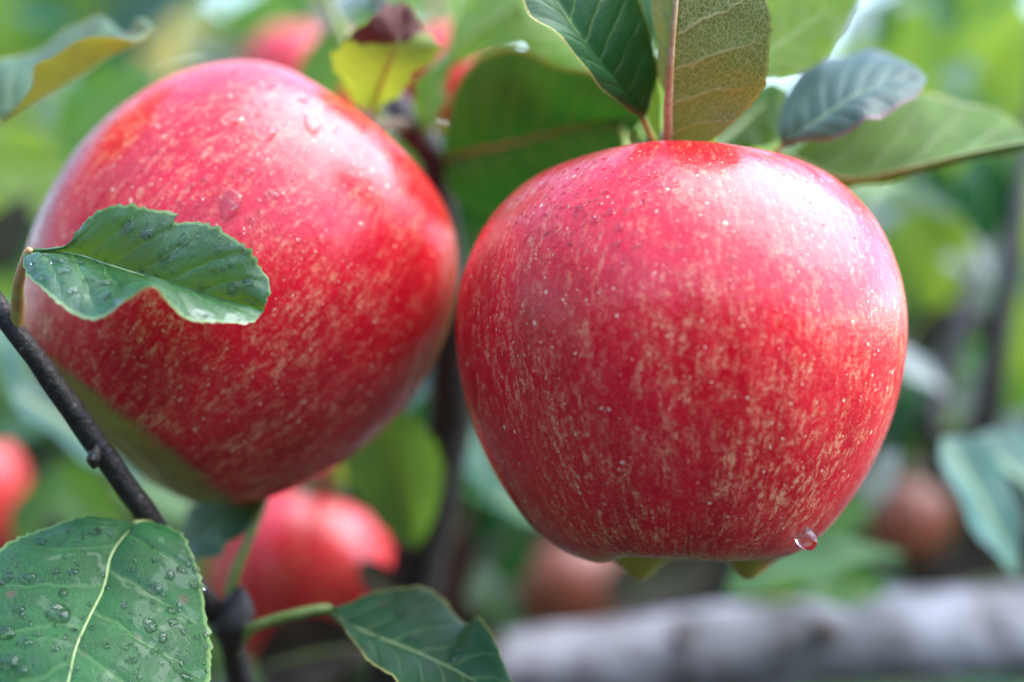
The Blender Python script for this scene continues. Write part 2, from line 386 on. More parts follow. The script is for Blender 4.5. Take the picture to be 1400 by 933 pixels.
def guide_leaf(parent, mat, mid, left, right, dm, dl, dr, under=False, ns=128, nh=18, bulge=0.0006, teeth=24, tooth=0.0005,
               relief=0.00022, nveins=8.0, midmat='midrib', midr=0.00045, label=None, wav=0.0005, seed=1, key=None, petiole=None, petr=(0.0007, 0.0006), petmat='petiole', blend=1.0):
    Mi, Le, Ri = dline(mid, dm, ns), dline(left, dl, ns), dline(right, dr, ns)
    rg = np.random.default_rng(seed); ph = rg.uniform(0, 6.28, 6)
    s = np.linspace(0, 1, ns)
    ts = np.linspace(-1, 1, 2 * nh + 1)
    # teeth are uneven in length and spacing
    sw = s + 0.008 * np.sin(s * 31 + ph[0]) + 0.006 * np.sin(s * 57 + ph[1])
    P = np.zeros((ns, 2 * nh + 1, 3))
    for E, sg in ((Le, -1), (Ri, 1)):
        dvec = E - Mi; L = np.linalg.norm(dvec, axis=1)[:, None] + 1e-9
        fr = (sw * teeth + 0.3 * sg) % 1.0
        saw = np.where(fr < 0.75, (fr / 0.75) ** 1.3, (1 - fr) / 0.25) * (0.75 + 0.5 * np.sin(s * 43 + ph[2]))
        taper = np.clip(np.minimum(s / 0.08, (1 - s) / 0.05), 0, 1)
        E2 = E + dvec / L * (saw * tooth * taper)[:, None]
        for j, t in enumerate(ts):
            if (t < 0) != (sg < 0) and t != 0: continue
            a = abs(t)
            a2 = a if a < 0.8 else a
            base = Mi + a2 * dvec
            base = base + (E2 - E) * (max(0, (a - 0.8) / 0.2) ** 2)
            P[:, j] = base
    # normals
    def normals(P):
        du = np.gradient(P, axis=0); dv = np.gradient(P, axis=1)
        N = np.cross(du, dv); N /= np.linalg.norm(N, axis=2)[:, :, None] + 1e-15
        return N
    N = normals(P)
    A = np.abs(ts)[None, :]; S = s[:, None]
    fade = np.clip(np.minimum(S / 0.06, (1 - S) / 0.06), 0, 1)
    sidev = np.where(ts < 0, -0.22, np.where(ts > 0, 0.22, 0))[None, :]
    c = ((S - 0.20 * A ** 0.85) * nveins + sidev) % 1.0
    rel = relief * (1 - np.exp(-((c - 0.5) / 0.13) ** 2)) * np.clip(A / 0.15, 0, 1) * np.clip((1 - A) / 0.2, 0, 1)
    w = wav * A ** 2 * (np.sin(S * 17 + ph[3] + 2 * np.sign(ts)[None, :]) + 0.6 * np.sin(S * 29 + ph[4] + ts[None, :] * 2))
    b = bulge * np.sin(np.pi * A)
    sgn = 1.0 if np.mean(N[:, :, 1]) < 0 else -1.0
    if under: sgn = -sgn
    P = P + N * ((rel + b + w) * fade * sgn)[:, :, None]
    nc = 2 * nh + 1
    F = []
    for i in range(ns - 1):
        for j in range(nc - 1):
            q = (i * nc + j, (i + 1) * nc + j, (i + 1) * nc + j + 1, i * nc + j + 1)
            F.append(q if sgn > 0 else q[::-1])
    UV = np.stack(np.broadcast_arrays(S, ts[None, :]), axis=2).reshape(-1, 2)
    o = mesh_obj('leaf', P.reshape(-1, 3), F, M[mat], parent, UV)
    if label: o['label'] = label
    if key: BVH[key] = BVHTree.FromPolygons([Vector(v) for v in P.reshape(-1, 3)], F)
    # midrib: raised on the lower face, faint on the upper
    Nm = normals(P)[:, nh] * sgn
    mp = P[:, nh] + Nm * (-midr * 0.55 if under else midr * -0.35) * (1 if not under else 1)
    if under: mp = P[:, nh] - Nm * midr * 0.5
    sel = mp[: int(ns * 0.95)][::3]
    V, Fm, Um = tube_data(sel, [midr, midr * 0.8, midr * 0.55, midr * 0.25], 8)
    mesh_obj('midrib', V, Fm, M[midmat], o, Um)
    if petiole is not None:
        pts = [np.array(at(*p)) for p in petiole] + [P[0, nh], P[2, nh]]
        V, Fp, Up = tube_data(resample(pts, 20), [petr[0], (petr[0] + petr[1]) / 2, petr[1]], 10)
        mesh_obj('petiole', V, Fp, M[petmat], o, Up)
    return o

# ------------------------------------------------------------------ setting: ground
gm = plain_material('ground_litter', (0.010, 0.007, 0.005), (0.026, 0.018, 0.011), 30, 0.95, 0.6, 0.02, c=(0.020, 0.032, 0.010), cscale=3.0, cthr=(0.52, 0.66))
gx, gy = np.meshgrid(np.linspace(-60, 60, 61), np.linspace(-60, 60, 61))
gz = -0.62 + 0.03 * np.sin(gx * 0.9) * np.cos(gy * 0.7)
GV = np.stack([gx, gy, gz], axis=2).reshape(-1, 3)
GF = [(i * 61 + j, i * 61 + j + 1, (i + 1) * 61 + j + 1, (i + 1) * 61 + j) for i in range(60) for j in range(60)]
tag(mesh_obj('ground', GV, GF, gm), 'dark shaded orchard ground of soil and grass below the branches', 'ground', kind='structure')

# ------------------------------------------------------------------ apples
PROFILE = [(0.0, 0.50), (0.05, 0.53), (0.12, 0.62), (0.22, 0.705), (0.36, 0.742), (0.53, 0.715), (0.71, 0.615), (0.87, 0.435), (0.966, 0.215), (1.0, 0.0), (0.985, -0.22),
           (0.925, -0.46), (0.82, -0.69), (0.69, -0.88), (0.565, -1.0), (0.44, -1.055), (0.33, -1.045), (0.22, -0.97), (0.12, -0.90), (0.04, -0.87), (0.0, -0.865)]

def apple_mesh(Rad, nth=200, nt_=140, seed=0, lobe=1.0, lobe_phase=0.0, dent=None, sx=1.0, knobs=None, ztop=1.0):
    prof = resample([(a, b * ztop if b > 0 else b) for a, b in PROFILE], 600)
    d = np.r_[0, np.cumsum(np.linalg.norm(np.diff(prof, axis=0), axis=1))]; d /= d[-1]
    t = np.linspace(0, 1, nt_)
    r = np.interp(t, d, prof[:, 0]); z = np.interp(t, d, prof[:, 1])
    r[0] = r[-1] = 0
    rg = np.random.default_rng(seed); ph = rg.uniform(0, 6.28, 6)
    th = np.arange(nth) / nth * 2 * math.pi
    T, TH = np.meshgrid(t, th, indexing='ij')
    RR = r[:, None] * np.ones_like(TH); ZZ = z[:, None] * np.ones_like(TH)
    bot = np.exp(-((T - 0.86) / 0.055) ** 2)
    knob = np.exp(-((T - 0.865) / 0.035) ** 2)
    top = np.exp(-((T - 0.17) / 0.10) ** 2)
    c5 = np.cos(5 * (TH - lobe_phase))
    RR = RR * (1 + 0.008 * c5 * np.sin(np.pi * T) + lobe * (0.018 * c5 * bot) + 0.010 * np.cos(TH + ph[0]) + 0.008 * np.cos(2 * TH + ph[1]) + 0.006 * np.cos(3 * TH + ph[2]))
    ZZ = ZZ - lobe * 0.045 * (0.5 + 0.5 * c5) ** 2 * knob + lobe * 0.015 * knob + 0.010 * top * (np.cos(2 * TH + ph[3]) + 0.7 * np.cos(3 * TH + ph[4]))
    for ka, kw, kz in (knobs or ()):
        da = (TH - ka + math.pi) % (2 * math.pi) - math.pi
        ZZ = ZZ - kz * np.exp(-(da / kw) ** 2) * np.exp(-((T - 0.872) / 0.030) ** 2)
    X = RR * np.cos(TH) * sx; Y = RR * np.sin(TH)
    P = np.stack([X, Y, ZZ], axis=2)
    if dent is not None:
        dv, dc, dp = dent
        nn = P / (np.linalg.norm(P, axis=2)[:, :, None] + 1e-9)
        q = nn @ np.array(dv)
        k = np.clip((q - dc) / 0.05, 0, 1); k = k * k * (3 - 2 * k)
        P = P * (1 - dp * k[:, :, None])
    P *= Rad
    PC = np.stack([np.cos(TH), np.sin(TH), T], axis=2)
    F = [(i * nth + j, (i + 1) * nth + j, (i + 1) * nth + (j + 1) % nth, i * nth + (j + 1) % nth) for i in range(nt_ - 1) for j in range(nth)]
    return P.reshape(-1, 3), F, PC.reshape(-1, 3)

def axis_matrix(axis, spin):
    z = Vector(axis).normalized()
    q = Vector((0, 0, 1)).rotation_difference(z)
    return (q.to_matrix() @ Matrix.Rotation(spin, 3, 'Z'))

def make_apple(label, centre, Rad, axis, spin, mat, stem_to, nth=200, nt_=140, key=None, group=None, seed=0, stem_r=0.0011, dent=None, lobe=1.0, lobe_phase=0.0, knobs=None, ztop=1.0):
    """Empty > skin, stem, calyx; the mesh stays in apple space so that the skin pattern follows the fruit"""
    root = empty('apple', centre)
    tag(root, label, 'apple', group)
    mat3 = axis_matrix(axis, spin)
    V, F, PC = apple_mesh(Rad, nth, nt_, seed, lobe, lobe_phase, dent, 1.0, knobs, ztop)
    sk = mesh_obj('skin', V, F, mat, None, attrs={'pc': PC})
    sk.parent = root; sk.rotation_euler = mat3.to_euler()
    C = Vector(centre)
    W = [C + mat3 @ Vector(v) for v in V]
    if key: BVH[key] = BVHTree.FromPolygons(W, F)
    cav = C + mat3 @ Vector((0, 0, 0.50 * Rad * ztop)); up = C + mat3 @ Vector((0, 0, 0.78 * Rad * ztop))
    tube('stem', [tuple(cav), tuple((cav + up) / 2), tuple(up), tuple(Vector(stem_to))], [stem_r, stem_r * 0.9, stem_r * 1.1, stem_r * 1.5], M['stem'], root, 20, 8, 0.06, seed)
    # withered sepals in the calyx basin
    CV, CF = [], []
    b = -0.90 * Rad
    for k in range(5):
        a = k * 2 * math.pi / 5 + 0.3
        for q in ((0.05, -0.35, b + 0.03 * Rad), (0.05, 0.35, b + 0.03 * Rad), (0.13, 0.12, b - 0.05 * Rad), (0.10, 0, b - 0.13 * Rad), (0.13, -0.12, b - 0.05 * Rad), (0.09, 0, b - 0.03 * Rad)):
            CV.append(tuple(C + mat3 @ Vector((q[0] * Rad * math.cos(a + q[1]), q[0] * Rad * math.sin(a + q[1]), q[2]))))
        o = k * 6
        CF += [(o, o + 1, o + 2, o + 5), (o, o + 5, o + 4), (o + 5, o + 2, o + 3), (o + 5, o + 3, o + 4)]
    mesh_obj('calyx', CV, CF, M['calyx'], root)
    return root

# front apple, level, calyx end tipped a little towards the camera
C_R = at(931, 440, 0.024); R_R = 306 * KPX * (D + 0.024) / D * 0.996
mR = apple_material('apple_skin_front', calyx_t=0.845)
make_apple('large red apple hanging upright below the brown-backed leaf, with clear drops at its base', C_R, R_R, (0.015, 0.09, 1.0), 0.4, mR, at(905, 190, 0.034), key='apple_front', seed=3, lobe=0.15, lobe_phase=0.22, knobs=((R(92), 0.26, 0.10), (R(8), 0.24, 0.09), (R(180), 0.3, 0.03), (R(270), 0.4, 0.02)))
# left apple, stem to the upper right, green patch at its shaded lower side
C_L = at(338, 374, 0.050); R_L = 285 * KPX * (D + 0.050) / D
ax_L = Vector((0.62, 0.18, 0.76)).normalized()
m3 = axis_matrix(ax_L, 1.0)
gd = m3.transposed() @ Vector((-0.60, -0.16, -0.78)).normalized()
mL = apple_material('apple_skin_side', green_dir=tuple(gd), green_cos=0.805, calyx_t=0.97)
make_apple('tilted red apple with a green patch, half covered by a wet leaf', C_L, R_L, ax_L, 1.0, mL, at(556, 172, 0.075), key='apple_left', seed=5, dent=(tuple(gd), 0.80, 0.02), lobe=0.3, ztop=1.18)

mB = apple_material('apple_skin_background', calyx_t=0.90)
mO = apple_material('apple_skin_orange', calyx_t=0.82, dark=(0.17, 0.022, 0.010), red=(0.24, 0.05, 0.018), broad=(0.28, 0.10, 0.03))
GB = 'blurred apples hanging in the background'
def bg_apple(label, px, py, dep, rpx, axis, spin, mat, stem_px):
    f = (D + dep) / D
    make_apple(label, at(px, py, dep), rpx * KPX * f, axis, spin, mat, at(*stem_px), nth=72, nt_=56, group=GB, seed=abs(int(px)), stem_r=0.0012)
bg_apple('blurred red apple behind the arching leaf stalks under the tilted apple', 412, 778, 0.14, 130, (0.25, 0.2, 1.0), 0.3, mB, (452, 630, 0.115))
bg_apple('blurred pink apple standing out above the tilted apple top', 418, 108, 0.22, 92, (0.2, -0.2, 1.0), 2.0, mB, (450, -30, 0.23))
bg_apple('blurred pink apple glimpsed between the yellow leaf and the dark round leaf', 610, 96, 0.17, 74, (-0.2, 0.1, 1.0), 1.0, mB, (590, -30, 0.18))
bg_apple('blurred coral apple beside the dark twig with the wet leaf', -56, 662, 0.20, 92, (0.1, 0.0, 1.0), 2.6, mB, (-60, 500, 0.17))
bg_apple('blurred dull orange apple just above the grey bough', 780, 795, 0.27, 80, (-0.3, 0.1, 1.0), 0.7, mO, (760, 650, 0.28))
bg_apple('blurred brownish apple right of the drop-hung apple', 1240, 705, 0.24, 60, (0.1, 0.3, 1.0), 0.0, mO, (1250, 590, 0.25))

# ------------------------------------------------------------------ near left branch: dark twig, wet leaves
br = empty('fruiting_branch', at(-60, 330, 0.012))
tag(br, 'dark thin twig with wet green leaves in front of the tilted apple', 'branch')
tube('twig', [at(-60, 325, 0.010), at(0, 424, 0.008), at(50, 492, 0.009), at(110, 576, 0.012), at(165, 655, 0.016), at(215, 725, 0.022), at(262, 800, 0.034), at(310, 862, 0.044), at(330, 940, 0.05), at(350, 1010, 0.06), at(430, 1080, 0.095), at(522, 1110, 0.127)],
     [0.0019, 0.0020, 0.0022, 0.0023, 0.0024, 0.0026, 0.003, 0.0036, 0.0042], M['bark_dark'], br, 90, 14, 0.05, 2)
# buds on the twig
for (p, r) in (((130, 626, 0.011), 0.0014), ((322, 850, 0.040), 0.0042)):
    c = np.array(at(*p))
    V, F, U = tube_data(resample([c + np.array((0.0, 0, -r * 1.4)), c + np.array((-r * .2, 0, -r * .3)), c + np.array((r * .1, 0, r * .7)), c + np.array((r * .2, 0, r * 1.6))], 10), [r * .3, r, r * .9, r * .2], 10, 0.08, 4)
    mesh_obj('bud', V, F, M['bark_dark'], br, U)

guide_leaf(br, 'leaf_wet',
    mid=[(38, 346), (95, 346), (154, 364), (195, 377), (240, 392), (300, 410), (361, 424)],
    left=[(38, 341), (88, 336), (114, 306), (142, 286), (165, 282), (206, 287), (240, 293), (237, 306), (267, 304), (309, 320), (341, 344), (352, 363), (366, 385), (364, 410), (361, 424)],
    right=[(33, 347), (33, 362), (45, 386), (78, 413), (118, 431), (150, 430), (175, 412), (206, 394), (232, 414), (262, 433), (290, 442), (315, 446), (343, 440), (361, 426)],
    dm=[0.002, 0.000, -0.003, -0.004, -0.004], dl=[0.002, -0.001, -0.002, -0.004, -0.006], dr=[0.001, -0.015, -0.020, -0.017, -0.007],
    bulge=0.0008, teeth=28, tooth=0.0008, key='leaf_a', seed=3, label='wet leaf with a bitten notch lying across the tilted apple', relief=0.0003,
    petiole=[(22, 448, 0.008), (24, 420, 0.006), (26, 385, 0.003)], petr=(0.0014, 0.0008), petmat='petiole_red')
guide_leaf(br, 'leaf_big',
    mid=[(188, 716), (168, 736), (151, 762), (141, 805), (120, 848), (103, 888), (93, 933), (74, 1010), (60, 1080), (58, 1130)],
    left=[(184, 715), (130, 711), (86, 716), (34, 731), (-4, 753), (-50, 800), (-85, 870), (-90, 950), (-60, 1040), (0, 1100), (58, 1130)],
    right=[(192, 715), (219, 714), (247, 730), (259, 752), (271, 788), (277, 815), (283, 853), (288, 888), (287, 925), (270, 985), (220, 1060), (130, 1110), (58, 1130)],
    dm=[0.016, 0.004, -0.008, -0.018, -0.026], dl=[0.016, 0.010, -0.002, -0.014, -0.026], dr=[0.016, 0.010, 0.000, -0.012, -0.026],
    bulge=0.0012, teeth=30, tooth=0.0007, key='leaf_b', seed=5, label='large matt green leaf with water beads and a pale midrib', nveins=7.0, midr=0.00042, nh=26, ns=170, relief=0.00035,
    petiole=[(218, 728, 0.023), (205, 718, 0.018)], petr=(0.0011, 0.0007))
guide_leaf(br, 'leaf_dark',
    mid=[(448, 832), (470, 850), (503, 866), (572, 893), (623, 917), (657, 938), (712, 990)],
    left=[(450, 831), (469, 825), (507, 812), (550, 805), (584, 807), (614, 826), (632, 848), (642, 856), (656, 848), (672, 868), (685, 898), (701, 934), (714, 988)],
    right=[(448, 835), (464, 848), (486, 878), (507, 903), (537, 931), (580, 970), (640, 1005), (712, 992)],
    dm=[0.030, 0.024, 0.018, 0.014], dl=[0.030, 0.034, 0.032, 0.022, 0.014], dr=[0.030, 0.016, 0.010, 0.010, 0.014],
    seed=8, key='leaf_c', label='glossy leaf on an arching green stalk before the grey bough', teeth=16, tooth=0.0006,
    petiole=[(322, 888, 0.044), (343, 861, 0.036), (377, 847, 0.032), (420, 836, 0.030)], petr=(0.0011, 0.0010))
guide_leaf(br, 'leaf_teal',
    mid=[(362, 684), (330, 696), (295, 716), (262, 742), (236, 770)],
    left=[(362, 682), (335, 668), (296, 676), (258, 702), (236, 768)],
    right=[(364, 688), (340, 722), (305, 752), (270, 768), (238, 772)],
    dm=[0.05, 0.055, 0.062], dl=[0.05, 0.062, 0.07], dr=[0.05, 0.045, 0.055], ns=64, nh=10, seed=9, label='small bluish leaf below the tilted apple',
    petiole=[(312, 815, 0.046), (325, 775, 0.044), (345, 725, 0.045)], petr=(0.0011, 0.0009))

# ------------------------------------------------------------------ leafy shoot at the upper left
sh = empty('leafy_shoot', at(-70, 240, 0.05)); tag(sh, 'thin shoot with one folded olive-backed leaf left of the tilted apple', 'shoot')
tube('twig', [(-0.16, 0.06, -0.66), (-0.13, 0.055, -0.3), (-0.115, 0.05, -0.1), at(-70, 300, 0.05), at(-55, 200, 0.048), at(-60, 90, 0.05), at(-80, -60, 0.055)], [0.004, 0.003, 0.0018, 0.0014], M['bark_brown'], sh, 60, 10, 0.05, 3)
guide_leaf(sh, 'leaf_olive',
    mid=[(-6, 170), (27, 152), (62, 131), (103, 106), (144, 80), (188, 56), (212, 38)],
    left=[(-14, 150), (-10, 90), (28, 78), (58, 62), (100, 40), (137, 22), (172, 44), (190, 28), (210, 36)],
    right=[(-4, 168), (26, 142), (43, 120), (49, 97), (66, 80), (88, 66), (130, 52), (180, 53), (210, 41)],
    dm=[0.034, 0.036, 0.040, 0.044], dl=[0.038, 0.056, 0.058, 0.046], dr=[0.034, 0.026, 0.030, 0.043], ns=100, nh=12, seed=11, under=False,
    label='folded leaf showing its olive underside and bluish upper face', wav=0.0004, petiole=[(-62, 210, 0.048), (-35, 186, 0.042)])

# ------------------------------------------------------------------ centre branch: trunk behind, spur over the front apple, leaves
cb = empty('leafy_branch', at(548, 900, 0.12)); tag(cb, 'dark upright branch between the two big apples, bearing the leaves above them', 'branch')
tube('limb', [(-0.06, 0.16, -0.68), (-0.05, 0.145, -0.45), (-0.035, 0.132, -0.22), at(525, 1080, 0.127), at(540, 960, 0.125), at(566, 800, 0.12), at(592, 680, 0.112), at(616, 560, 0.105), at(618, 420, 0.095), at(604, 290, 0.085), at(592, 215, 0.080), at(556, 168, 0.078), at(530, 100, 0.085), at(520, 0, 0.095), at(520, -80, 0.10)],
     [0.010, 0.009, 0.008, 0.0072, 0.0066, 0.0060, 0.0056, 0.0050, 0.0040, 0.0032, 0.0030, 0.0034, 0.0018, 0.0014, 0.001], M['bark_dark'], cb, 140, 14, 0.06, 5)
tube('spur', [at(598, 222, 0.080), at(680, 228, 0.092), at(780, 232, 0.088), at(860, 222, 0.062), at(905, 200, 0.036), at(940, 205, 0.036)], [0.0022, 0.002, 0.0018, 0.002, 0.0024, 0.0012], M['bark_dark'], cb, 40, 12, 0.06, 6)

guide_leaf(cb, 'leaf_dark',   # D
    mid=[(880, 162), (858, 134), (832, 102), (801, 62), (763, 4), (735, -50)],
    left=[(876, 158), (850, 146), (825, 121), (787, 76), (743, 34), (713, -2), (700, -40), (735, -52)],
    right=[(884, 160), (894, 130), (895, 90), (890, 50), (880, 10), (850, -40), (790, -70), (737, -54)],
    dm=[0.022, 0.014, 0.010, 0.010], dl=[0.022, 0.008, 0.002, 0.002, 0.010], dr=[0.022, 0.020, 0.018, 0.010], seed=13, key='leaf_d', teeth=34, tooth=0.00045,
    label='dark green leaf with a yellow toothed edge over the centre', petiole=[(906, 206, 0.034), (893, 190, 0.028)], bulge=0.0012)
guide_leaf(cb, 'leaf_brown',  # E right half and narrow silvery left half
    mid=[(915, 206), (915, 170), (917, 120), (921, 60), (927, 0), (934, -60), (940, -110)],
    left=[(912, 204), (911, 170), (904, 120), (897, 60), (887, 0), (890, -60), (940, -112)],
    right=[(920, 204), (958, 197), (985, 180), (1012, 160), (1040, 128), (1050, 84), (1053, 26), (1046, -10), (1020, -70), (944, -112)],
    dm=[0.018, 0.010, 0.004, 0.002, 0.004], dl=[0.018, 0.022, 0.026, 0.026, 0.004], dr=[0.018, 0.012, 0.006, 0.004, 0.004], under=True, seed=15, midmat='midrib_tan', midr=0.00095,
    label='upright brownish leaf seen from beneath, with a tan midrib and netted veins', nveins=6.5, relief=0.0003, petiole=[(910, 206, 0.034), (913, 208, 0.026)], petr=(0.0011, 0.001), petmat='midrib_tan', key='leaf_e')
guide_leaf(cb, 'leaf_pale',   # narrow stipule left of E
    mid=[(897, 205), (894, 170), (891, 130), (888, 80), (880, 55)], left=[(894, 204), (888, 170), (884, 130), (881, 85), (880, 56)], right=[(901, 204), (903, 170), (901, 130), (895, 85), (881, 54)],
    dm=[0.03, 0.026, 0.024], dl=[0.03, 0.03, 0.026], dr=[0.03, 0.024, 0.024], ns=40, nh=5, teeth=3, tooth=0.0001, seed=16, midr=0.0003, label='narrow pale leaflet behind the tan midrib', wav=0.0001)
guide_leaf(cb, 'leaf_pale',   # curled stipule
    mid=[(884, 208), (876, 200), (868, 192), (866, 184), (872, 181)], left=[(884, 204), (879, 195), (873, 188), (872, 184), (873, 182)], right=[(884, 210), (872, 206), (861, 196), (860, 182), (871, 179)],
    dm=[0.03, 0.026, 0.026], dl=[0.03, 0.03, 0.028], dr=[0.03, 0.025, 0.024], ns=24, nh=4, teeth=2, tooth=0.0, relief=0, seed=17, midr=0.0002, label='tiny curled pale leaflet at the stem', wav=0)
guide_leaf(cb, 'leaf_lime',   # F
    mid=[(985, 130), (1020, 95), (1048, 72), (1095, 40), (1138, 9), (1180, -30)],
    left=[(983, 126), (990, 60), (1020, 10), (1060, -40), (1120, -60), (1178, -32)],
    right=[(988, 134), (1020, 125), (1048, 106), (1072, 104), (1100, 95), (1130, 74), (1150, 45), (1171, 0), (1182, -28)],
    dm=[0.045, 0.048, 0.05], dl=[0.045, 0.06, 0.055], dr=[0.045, 0.042, 0.05], seed=18, ns=90, nh=12, label='yellow-green backlit leaf behind the brownish leaf',
    petiole=[(935, 204, 0.036), (960, 170, 0.042)])
guide_leaf(cb, 'leaf_mid',    # behind F, lower
    mid=[(975, 205), (1005, 178), (1035, 150), (1070, 120)], left=[(975, 203), (990, 165), (1030, 118), (1070, 118)], right=[(980, 208), (1020, 206), (1060, 190), (1073, 124)],
    dm=[0.05, 0.06], dl=[0.05, 0.065, 0.06], dr=[0.05, 0.055, 0.06], seed=19, ns=48, nh=8, label='mid-green leaf tucked behind the front apple shoulder', midr=0.0009, petiole=[(940, 206, 0.036), (960, 210, 0.045)])
guide_leaf(cb, 'leaf_blue',   # G
    mid=[(1066, 203), (1100, 178), (1138, 152), (1168, 131), (1215, 116), (1266, 108)],
    left=[(1064, 196), (1068, 142), (1083, 116), (1103, 93), (1143, 76), (1186, 71), (1228, 81), (1252, 94), (1267, 106)],
    right=[(1072, 203), (1100, 196), (1143, 188), (1177, 171), (1194, 165), (1222, 149), (1254, 132), (1266, 112)],
    dm=[0.040, 0.034, 0.034, 0.038], dl=[0.040, 0.052, 0.054, 0.04], dr=[0.040, 0.026, 0.026, 0.036], seed=20, ns=100, nh=14, label='bluish grey leaf with a reddish rim beside the front apple top', teeth=18, tooth=0.0005, bulge=0.0012,
    petiole=[(945, 206, 0.038), (1000, 228, 0.05), (1040, 224, 0.046)])
guide_leaf(cb, 'leaf_pale',   # H
    mid=[(1080, 214), (1120, 236), (1170, 246), (1240, 232), (1320, 212), (1400, 196), (1450, 190)],
    left=[(1084, 208), (1130, 180), (1190, 150), (1254, 130), (1284, 131), (1336, 146), (1370, 158), (1402, 174), (1450, 188)],
    right=[(1082, 220), (1120, 244), (1156, 257), (1220, 247), (1271, 232), (1336, 219), (1400, 208), (1450, 192)],
    dm=[0.052, 0.044, 0.040, 0.044], dl=[0.052, 0.058, 0.062, 0.046], dr=[0.052, 0.046, 0.042, 0.044], under=True, seed=21, ns=110, nh=14, label='long pale leaf seen from beneath, reaching right past the front apple', nveins=6.0, relief=0.0003,
    petiole=[(940, 208, 0.037), (1010, 232, 0.055), (1060, 222, 0.056)], wav=0.0003)
guide_leaf(cb, 'leaf_dark',   # I round dark leaf
    mid=[(606, 216), (640, 207), (685, 199), (770, 178), (830, 165), (880, 160)],
    left=[(604, 212), (612, 160), (620, 130), (634, 102), (660, 76), (700, 68), (745, 82), (805, 99), (845, 126), (880, 158)],
    right=[(606, 220), (612, 250), (630, 276), (656, 291), (690, 293), (740, 285), (800, 260), (850, 210), (880, 162)],
    dm=[0.078, 0.068, 0.060, 0.052], dl=[0.078, 0.062, 0.050, 0.046, 0.050], dr=[0.078, 0.082, 0.078, 0.066, 0.053], seed=22, ns=110, nh=16, label='broad dark leaf filling the gap above and between the apples', bulge=0.0015, midr=0.0007,
    petiole=[(600, 224, 0.080)])
guide_leaf(cb, 'leaf_lime',   # J
    mid=[(840, 130), (800, 80), (760, 40), (720, 10), (690, -30)], left=[(838, 132), (780, 110), (730, 80), (702, 40), (705, 10), (690, -28)], right=[(842, 128), (830, 70), (800, 20), (760, -20), (692, -32)],
    dm=[0.06, 0.058, 0.06], dl=[0.06, 0.055, 0.06], dr=[0.06, 0.066, 0.062], seed=23, ns=70, nh=10, label='lime leaf peeping behind the dark toothed leaf', petiole=[(860, 222, 0.042), (850, 170, 0.055)])
guide_leaf(cb, 'leaf_mid',    # J2
    mid=[(610, 90), (640, 55), (675, 28), (710, 0), (740, -40)], left=[(608, 86), (618, 40), (640, 0), (690, -40), (738, -42)], right=[(614, 92), (660, 75), (705, 62), (725, 20), (742, -36)],
    dm=[0.085, 0.08, 0.082], dl=[0.085, 0.09, 0.085], dr=[0.085, 0.076, 0.08], seed=24, ns=60, nh=9, label='green leaf hanging at the top between two pink apples', under=True, petiole=[(596, 225, 0.080), (590, 150, 0.088)])
guide_leaf(cb, 'leaf_yellow', # K
    mid=[(510, 152), (518, 125), (527, 99), (538, 72), (547, 50), (556, 8)],
    left=[(508, 150), (482, 134), (463, 104), (456, 80), (466, 64), (484, 46), (506, 28), (530, 10), (554, 2)],
    right=[(514, 150), (545, 130), (561, 104), (585, 87), (599, 69), (594, 55), (578, 38), (563, 15), (557, 4)],
    dm=[0.062, 0.048, 0.042, 0.046], dl=[0.062, 0.048, 0.040, 0.046], dr=[0.062, 0.046, 0.044, 0.046], seed=25, ns=90, nh=12, teeth=9, tooth=0.0008, label='yellowing leaf with a withered dark brown tip', petiole=[(552, 172, 0.078), (525, 165, 0.072)], midr=0.0005)
guide_leaf(cb, 'leaf_mid',    # L
    mid=[(580, 182), (586, 150), (597, 115), (618, 72)], left=[(576, 180), (566, 140), (574, 108), (598, 82), (617, 70)], right=[(586, 182), (604, 150), (610, 110), (619, 74)],
    dm=[0.075, 0.07, 0.072], dl=[0.075, 0.066, 0.072], dr=[0.075, 0.08, 0.074], seed=26, ns=50, nh=8, teeth=8, label='small narrow green leaf at the limb fork', petiole=[(585, 205, 0.080)], midr=0.0006)
# green shoot stalk rising past the yellow leaf
tube('stalk', [at(550, 166, 0.080), at(500, 100, 0.092), at(468, 50, 0.098), at(440, -20, 0.10)], [0.0016, 0.0011, 0.0010], M['petiole'], cb, 24, 8)

# ------------------------------------------------------------------ grey bough
bo = empty('lichen_bough', at(640, 925, 0.17)); tag(bo, 'thick grey lichen-covered bough lying level under the front apple', 'bough')
tube('bark', [at(560, 945, 0.175), at(700, 922, 0.172), at(850, 905, 0.17), at(1000, 890, 0.17), at(1150, 876, 0.172), at(1300, 868, 0.178), at(1480, 862, 0.19), at(1640, 858, 0.20)],
     [0.0105, 0.0102, 0.0106, 0.0108, 0.0112, 0.0122, 0.013], M['bark_grey'], bo, 90, 28, 0.035, 9, 0.6)
for p, r in (((1130, 860, 0.158), 0.0022), ((930, 870, 0.16), 0.0018)):
    c = np.array(at(*p))
    V, F, U = tube_data(resample([c + np.array((0, 0.004, 0)), c, c + np.array((0, -0.0025, 0.0005))], 8), [r * 1.3, r, r * 0.5], 12, 0.1, 3)
    mesh_obj('knot', V, F, M['bark_brown'], bo, U)

